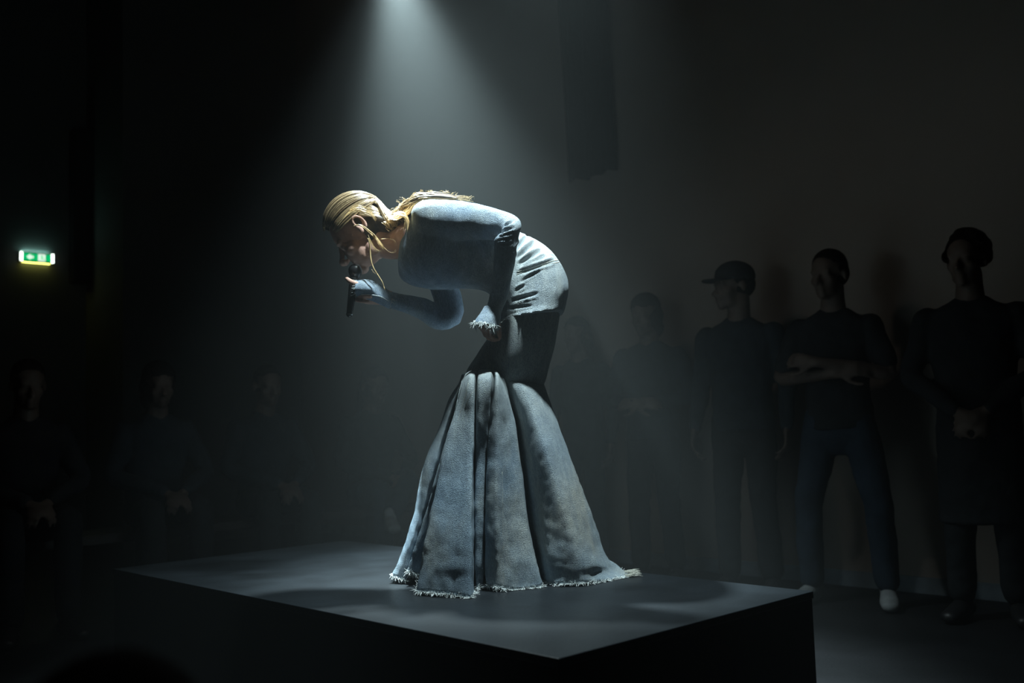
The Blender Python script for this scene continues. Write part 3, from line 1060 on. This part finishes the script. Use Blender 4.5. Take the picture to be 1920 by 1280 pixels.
for k in range(130):                                   # swept from behind the ears to the nape, both sides
    q, r_, sg = random.random(), random.random(), (1 if k % 3 else -1)
    P = cr(np.array([H(-.030 + .03 * r_, .105 - .055 * q, sg * (.064 + .020 * q)), H(-.058, .080 - .065 * q, sg * (.066 + .012 * q)), H(-.085, .045 - .055 * q, sg * (.062 + .006 * q)),
                     H(-.100, .005 - .035 * q, sg * .046), Q(732 + random.gauss(0, 2), 410 + 8 * q + random.gauss(0, 2), -sg * .035), Q(748 + random.gauss(0, 3), 402 + random.gauss(0, 4), -sg * .045)]), 18)
    rr = np.full(18, random.uniform(.0011, .0024)); rr[-5:] *= np.linspace(1, .3, 5); rr[:3] *= np.linspace(.3, 1, 3)
    paths.append((P, rr)); cols.append(hcol())


def lock(pxs, r, n=14, spread=2.0, d=-.06, num=1, taper=.2):
    for _ in range(num):
        off = np.random.normal(0, spread, 2)
        P = cr(np.array([Q(x + off[0] * (i / len(pxs)), y + off[1] * (i / len(pxs)), d + random.gauss(0, .004)) for i, (x, y) in enumerate(pxs)]), n)
        rr = np.linspace(1, taper, n) * r
        paths.append((P, rr)); cols.append((.66, .47, .23))


# side bands above and before the ear, loose locks and flyaways
for k in range(12):
    q = k / 11
    lock([(640 + q * 14, 412 - 16 * q), (655 + q * 8, 402 - 14 * q), (674, 398 - 11 * q), (693, 404 - 8 * q), (704, 416 - 6 * q)], .0012, 14, 2.2, -.086 + .012 * q)
for k in range(14):
    lock([(663, 424), (672, 421), (682, 425), (692, 433), (702, 442), (712, 455), (720, 466)], .0017, 14, 3.0, -.096)
lock([(720, 464), (730, 472), (738, 473), (743, 468)], .0007, 12, 1, -.10, 2)
lock([(690, 446), (693, 458), (694, 472), (696, 490), (701, 504), (710, 518), (717, 530), (721, 543)], .0030, 24, .4, -.097, 2, .35)
lock([(690, 440), (696, 455), (703, 466), (712, 470)], .0006, 12, 3, -.095, 8)
lock([(714, 448), (728, 447), (740, 450), (743, 459)], .0006, 12, 2, -.09, 3)
lock([(697, 505), (701, 512), (706, 514)], .0006, 8, 1, -.095, 2)
for k in range(46):
    x = random.uniform(728, 880); y = 366 + (x > 790) * 4 + max(0, 760 - x) * .9
    y = np.interp(x, [728, 745, 765, 785, 830, 880], [397, 392, 374, 364, 365, 376])
    a = random.uniform(-1.2, 1.2)
    lock([(x, y + 3), (x + 5 * math.sin(a), y - 3 - random.random() * 3), (x + 10 * math.sin(a) + random.gauss(0, 3), y - 4 - random.random() * 6),
          (x + 12 * math.sin(a) + random.gauss(0, 4), y - 2 - random.random() * 7)], .0005, 10, 1, random.uniform(-.06, .04))
for k in range(70):                                   # hair spilling over the near side of the neck
    q = random.random()
    lock([(722 + 10 * q, 404 + 8 * q), (738 + 6 * q, 404 + 10 * q), (752 + 4 * q, 398 + 10 * q), (764 + 3 * q, 388 + 12 * q), (778, 378 + 8 * q), (800, 372 + 5 * q)],
         .0016, 18, 3.0, -.05 - .035 * q)
for k in range(60):
    q = random.random()
    lock([(736, 401), (750 - 3 * q, 397 + 6 * q), (761 - 2 * q, 401 + 6 * q), (766 - 3 * q, 413 + 4 * q), (766 - 6 * q, 426 + 8 * q)], .0014, 16, 3.0, -.085 - .03 * q)
for k in range(40):                                   # loose ends under the nape
    x = random.uniform(722, 765); y = np.interp(x, [722, 765], [424, 405])
    lock([(x - 8, y - 6), (x, y), (x + random.gauss(4, 3), y + 6), (x + random.gauss(6, 5), y + random.uniform(4, 14))], .0009, 10, 2, random.uniform(-.07, -.03))
tubes('hair_locks', paths, M_HAIR, hairb, root, 5, colors=cols, kind='stuff')

# ---- microphone in her hand
mic = empty('microphone', MBt)
tag(mic, 'black handheld microphone held up to the bent singer\'s mouth', 'microphone')
mlen = np.linalg.norm(MT - MBt)
mm = MB(); mm.limb([[*(MBt + mdir * .004), .0115], [*(MBt + mdir * .05), .0135], [*(MBt + mdir * (mlen - .05)), .0165], [*(MBt + mdir * (mlen - .03)), .018]], 12, 18)
mobj('handle', mm, M_MIC, mic, MBt, True)
mm = MB(); mm.limb([[*(MBt + mdir * .0), .0125], [*(MBt + mdir * .005), .0125]], 3, 18, cap=False); mobj('end_ring', mm, M_MICRIM, mic, MBt)
mm = MB(); mm.limb([[*(MBt + mdir * (mlen - .032)), .020], [*(MBt + mdir * (mlen - .026)), .020]], 3, 18, cap=False); mobj('collar', mm, M_MICRIM, mic, MBt)
mm = MB(); mm.ell(MT + mdir * .0, (.025, .025, .027), nu=20, nv=14); mobj('grille', mm, M_MIC, mic, MBt, True)

# ------------------------------------------------------------------ the audience
def head_parts(mb, c, sc=1.0, yaw=0., pitch=0.):
    """head with brow, nose, mouth, chin and ears, facing local -y turned by yaw"""
    cy, sy = math.cos(yaw), math.sin(yaw); cp, spp = math.cos(pitch), math.sin(pitch)
    f = np.array([sy * cp, -cy * cp, -spp]); s = np.array([cy, sy, 0]); u = np.cross(s, f); u = u if u[2] > 0 else -u
    ax = np.array([f, u, s])

    def T(a, b, d=0):
        return np.asarray(c) + (f * a + u * b + s * d) * sc

    def e(p, r):
        mb.ell(T(*p), np.array(r) * sc, ax, 12, 8)
    e((0, .045), (.096, .080, .074)); e((.034, .04), (.064, .064, .064)); e((.045, -.03), (.052, .066, .054))
    e((.034, -.074), (.054, .032, .050)); e((.076, -.094), (.022, .020, .024))
    for q in (-1, 1):
        e((.058, -.022, q * .041), (.03, .023, .021)); e((.086, .021, q * .028), (.014, .009, .024)); e((-.012, 0, q * .078), (.020, .030, .009))
        e((.080, .002, q * .031), (.0145, .010, .015)); e((.108, -.037, q * .012), (.010, .008, .010))
    mb.limb([[*T(.094, .014), .008], [*T(.108, -.012), .0095], [*T(.122, -.034), .013]], 7, 8)
    e((.098, -.063), (.010, .006, .024)); e((.095, -.075), (.010, .007, .021))
    return T, ax


def person(label, h, loc, rz, arms='down', seat=None, shirt=M_CLOTH1, trousers=M_CLOTH1, shoes=M_BLACK, hair='short', sleeve_to=2, headyaw=0., pitch=0.,
           group='audience standing along the wall', stance=.10, coat=False, cross=False, build=1.0, cap=False):
    k = h / 1.76
    rt = empty('person', loc, rz)
    tag(rt, label, 'person', group)
    B = build
    if seat is None:
        pz, lean = .94, 0.
    elif seat == 'floor':
        pz, lean = .11, .76
    else:
        pz, lean = seat / k + .10, .10
    up = np.array([0, -lean, 1.0]) / math.hypot(1, lean)

    def tz(z, x=0, y=0):                       # trunk point, z above the pelvis
        return np.array([x, y, pz]) + up * z
    head = tz(.70, 0, -.035)
    sh = {s: tz(.445, s * .172 * B, .01) for s in (-1, 1)}
    hip = {s: np.array([s * .085, 0, pz - .02]) for s in (-1, 1)}
    # legs
    legs = {}
    for s in (-1, 1):
        if seat is None:
            legs[s] = [hip[s], np.array([s * stance, -.03, .50]), np.array([s * (stance + .015), .01, .085])]
        elif seat == 'floor':
            legs[s] = [hip[s], np.array([s * .34, -.34, .24]), np.array([-s * .06, -.40 - .05 * s, .075])]
        elif cross and s == 1:
            legs[s] = [hip[s], np.array([.06, -.44, pz + .08]), np.array([-.20, -.66, pz - .14])]
        else:
            legs[s] = [hip[s], np.array([s * .13, -.43, pz]), np.array([s * .13, -.44, .085])]
    # arms: elbow, wrist, hand direction, back of hand
    A = {}
    for s in (-1, 1):
        if arms == 'down':
            A[s] = (tz(.19, s * .24, .03), tz(-.06, s * .255, -.06), (0, -.2, -1), (s, 0, 0))
        elif arms == 'crossed':
            A[s] = (tz(.20, s * .27, -.06), tz(.235 + .03 * s, -s * .04, -.205 - .02 * s), (-s, .1, .15), (0, -1, .2))
        elif arms == 'clasped':
            A[s] = (tz(.19, s * .275, -.02), tz(.015, s * .065, -.20), (-s * .75, -.35, -.45), (s * .3, -.8, .4))
        elif arms == 'folded':
            A[s] = (tz(.19, s * .26, -.02), tz(.16, s * .03, -.20), (-s, -.2, 0), (0, -.9, .3))
        else:                                   # hands together on the knees
            A[s] = (tz(.20, s * .26, -.10), np.array([s * .05, -.40, pz + .10]), (-s * .6, -.6, -.3), (s * .3, -.3, 1))
    b = MB()
    T, ax = head_parts(b, head, 1.06, headyaw, pitch)
    b.limb([[*T(-.02, -.05), .060], [*T(-.02, -.10), .060], [*tz(.50, 0, .0), .070, .07]], 8, 12)
    b.limb([[*tz(.52), .05, .07], [*tz(.44), .085, .15], [*tz(.25), .09, .135], [*tz(.08), .085, .12], [*tz(-.02), .095, .15]], 12, 14, ref=(1, 0, 0))
    for s in (-1, 1):
        el, wr, hd, bk = A[s]
        b.limb([[*sh[s], .046], [*((sh[s] + el) / 2), .042], [*el, .036], [*((el * .6 + wr * .4)), .037], [*wr, .026]], 14, 10)
        hand(b, wr + np.asarray(hd, float) / np.linalg.norm(hd) * .015, hd, bk, side=s if bk[0] == 0 else s, curls=((25, 30, 20),) * 4, sc=1.0)
        h_, kn, an_ = legs[s]
        b.limb([[*h_, .075], [*((h_ + kn) / 2), .066], [*kn, .050], [*(kn * .65 + an_ * .35), .048], [*an_, .034]], 16, 12)
    xform(b, np.diag([k, k, k, 1]))
    v, f, n = remesh(b, .0095, 3)
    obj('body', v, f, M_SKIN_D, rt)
    # shirt
    b = MB()
    b.limb([[*tz(.545), .058, .066], [*tz(.515), .072, .115], [*tz(.475), .092, .175 * B], [*tz(.40), .112, .188 * B], [*tz(.22), .115 * B, .168 * B], [*tz(.06), .112 * B, .160 * B],
            [*tz(-.07 if not coat else -.07), .118 * B, .172 * B]] + ([[*tz(-.30), .13, .19], [*tz(-.50), .14, .20]] if coat else []), 18, 20, ref=(1, 0, 0), cap=False)
    for s in (-1, 1):
        el, wr, hd, bk = A[s]
        if sleeve_to == 1:
            b.limb([[*sh[s], .066], [*(sh[s] * .6 + el * .4), .061], [*(sh[s] * .25 + el * .75), .060]], 10, 12)
        else:
            b.limb([[*sh[s], .067], [*((sh[s] + el) / 2), .060], [*el, .054], [*((el + wr) / 2), .048], [*(el * .06 + wr * .94), .037]], 18, 12)
    xform(b, np.diag([k, k, k, 1]))
    v, f, n = remesh(b, .0105, 4)
    v += n * (mnoise(v, 9, .010) + mnoise(v, 22, .004, 3))[:, None]
    obj('coat' if coat else 'shirt', v, f, shirt, rt)
    # trousers
    b = MB()
    b.limb([[*tz(.06), .098, .14], [*tz(-.02), .108, .163], [*tz(-.10 if seat is None else -.03), .10, .15]], 8, 16, ref=(1, 0, 0))
    for s in (-1, 1):
        h_, kn, an_ = legs[s]
        b.limb([[*h_, .094], [*((h_ + kn) / 2), .086], [*kn, .070], [*((kn + an_) / 2), .066], [*(kn * .10 + an_ * .90), .062]], 18, 14)
    xform(b, np.diag([k, k, k, 1]))
    v, f, n = remesh(b, .0105, 4)
    v += n * (mnoise(v, 8, .008, 7) + mnoise(v, 20, .004, 5))[:, None]
    obj('trousers', v, f, trousers, rt)
    # shoes
    for s in (-1, 1):
        h_, kn, an_ = legs[s]
        b = MB()
        if cross and s == 1:
            dz, d = an_[2] - .085, np.array([-.35, -.85, 0])
        else:
            dz, d = an_[2] - .085, np.array([s * .25, -1, 0])
        d = d / np.linalg.norm(d)
        o = np.array([an_[0], an_[1], dz])
        b.limb([[*(o - d * .045 + [0, 0, .05]), .046, .038], [*(o + d * .02 + [0, 0, .052]), .05, .040], [*(o + d * .10 + [0, 0, .040]), .036, .047],
                [*(o + d * .165 + [0, 0, .032]), .028, .042]], 12, 14, ref=np.cross(d, [0, 0, 1]))
        b.limb([[*(o - d * .01 + [0, 0, .085]), .042], [*(o - d * .01 + [0, 0, .11]), .043]], 4, 12)
        xform(b, np.diag([k, k, k, 1]))
        v, f, n = remesh(b, .008, 3)
        v[:, 2] = np.maximum(v[:, 2], dz * k + .002)
        so_ = obj('shoe', v, f, shoes, rt)
    # hair or cap
    b = MB()
    C_ = lambda p, r: b.ell(T(*p), np.array(r) * 1.07, ax, 14, 10)
    if hair == 'short':
        C_((-.012, .055), (.098, .086, .080)); C_((-.035, .02), (.078, .075, .078))
    elif hair == 'bob':
        C_((-.012, .055), (.104, .092, .088)); C_((-.03, .0), (.088, .10, .092)); C_((-.045, -.07), (.060, .07, .085))
    elif hair == 'curly':
        for i in range(60):
            a, e_ = random.uniform(-2.2, 2.2), random.uniform(-.5, 1.5)
            C_((-.02 - .095 * math.cos(a) * math.cos(e_), .045 + .085 * math.sin(e_), .076 * math.sin(a) * math.cos(e_)), (.030, .030, .030))
        C_((-.012, .05), (.098, .088, .086))
    else:
        C_((-.012, .055), (.102, .090, .086)); C_((-.04, .0), (.082, .10, .088))
        b.limb([[*T(-.07, .0), .07, .085], [*T(-.09, -.12), .05, .085], [*T(-.085, -.24), .03, .07]], 10, 14, ref=ax[2])
    xform(b, np.diag([k, k, k, 1]))
    v, f, n = remesh(b, .009, 3)
    l_ = (v / k - head); lf_, lu_ = l_ @ ax[0], l_ @ ax[1]
    bad = set(np.nonzero((lf_ > .035 - .45 * (lu_ - .05)) & (lu_ < .062))[0].tolist())
    f = [q for q in f if not any(i in bad for i in q)]
    obj('hair', v, f, M_HAIR_D, rt)
    if cap:
        b = MB()
        b.ell(T(-.006, .062), (.116, .086, .097), ax, 16, 10)
        xform(b, np.diag([k, k, k, 1]))
        v, f, n = remesh(b, .009, 3)
        l_ = (v / k - head) @ ax[1]
        f = [q for q in f if min(l_[i] for i in q) > .036]
        cp_ = obj('cap', v, f, M_CLOTH1, rt)
        pk = MB()
        R = []
        for t in np.linspace(0, 1, 6):
            w = .072 * math.sqrt(max(.05, 1 - (t * .93) ** 2))
            R.append([T(.075 + .095 * t, .048 - .012 * t + z - .35 * (q * w) ** 2 * 8, q * w) for z, q in
                      [(0, x) for x in np.linspace(-1, 1, 9)] + [(.006, x) for x in np.linspace(1, -1, 9)]])
        pk.rings(R); xform(pk, np.diag([k, k, k, 1]))
        mobj('peak', pk, M_CLOTH1, cp_)
    return rt


def stand(px, Y):
    w = W(px, 760, Y)
    return (w[0], w[1], 0)


# along the right wall, all turned towards the podium
TOW = -.55
person('standing person in black T-shirt and dark jeans with arms crossed and pale trainers', 1.79, stand(1572, 5.22), TOW, 'crossed', None, M_CLOTH1, M_JEANS, M_SHOE_W,
       'short', 1, -.25, stance=.17)
person('standing person in a peaked cap and dark long-sleeved top', 1.80, stand(1392, 5.62), TOW, 'down', None, M_CLOTH2, M_CLOTH1, M_BLACK, 'short', 2, -.75, cap=True, build=1.05)
person('standing person with dark bobbed hair and loose dark top, left of the capped person', 1.70, stand(1222, 6.12), TOW, 'folded', None, M_CLOTH2, M_CLOTH1, M_BLACK, 'bob', 2, -.1, .15, build=1.08)
person('standing person in long black coat with hands clasped, farthest right', 1.77, stand(1832, 4.72), TOW, 'clasped', None, M_CLOTH1, M_CLOTH1, M_BLACK, 'curly', 2, -.2, coat=True, build=1.1)
person('dim standing person half hidden behind the bent singer', 1.64, stand(1090, 6.75), TOW, 'down', None, M_CLOTH2, M_CLOTH2, M_BLACK, 'long', 2, -.1)
# seated on a bench behind the left half of the podium
SR = .62
spots = [(45, 5.3, 'hands', False, 'short', M_CLOTH1, 'seated person at the left end of the bench behind the podium'),
         (288, 5.8, 'hands', False, 'bob', M_CLOTH2, 'seated person with bobbed hair on the bench behind the podium'),
         (490, 6.3, 'hands', False, 'short', M_CLOTH2, 'seated person with hands together, third along the bench'),
         (690, 6.85, 'hands', True, 'long', M_CLOTH1, 'seated person with one pale shoe crossed over, at the right end of the bench')]
bp = []
for px, Y, ar, cx, hr, sh_, lb in spots:
    p = stand(px, Y); bp.append(np.array(p))
    person(lb, 1.72, p, SR, ar, .46, sh_, M_JEANS if cx else M_CLOTH1, M_SHOE_W if cx else M_BLACK, hr, 2, 0, .12, group='audience seated on the bench', cross=cx)
bd_ = bp[-1] - bp[0]; bl = np.linalg.norm(bd_) + .7; bc = (bp[0] + bp[-1]) / 2
bn = np.array([-bd_[1], bd_[0], 0]) / np.linalg.norm(bd_)
bench = empty('bench', bc + bn * .02, math.atan2(bd_[1], bd_[0]))
tag(bench, 'long dark wooden bench behind the podium carrying the seated audience', 'bench')
mb = MB(); mb.box((0, 0, .425), (bl, .38, .05)); mobj('seat', mb, M_WOOD, bench, bevel=.005)
for q in (-.42, -.14, .14, .42):
    mb = MB(); mb.box((q * bl, 0, .20), (.05, .32, .40)); mobj('leg', mb, M_WOOD, bench)
# someone on the floor in front, only the crown of the head rises into view
w = np.array([-.335, .40, 0])
person('dark head of a person sitting on the floor in the foreground', 1.72, (w[0], w[1] , 0), math.pi, 'hands', 'floor', M_CLOTH1, M_CLOTH1, M_BLACK, 'short', 2, 0, 0,
       group='audience seated on the floor')
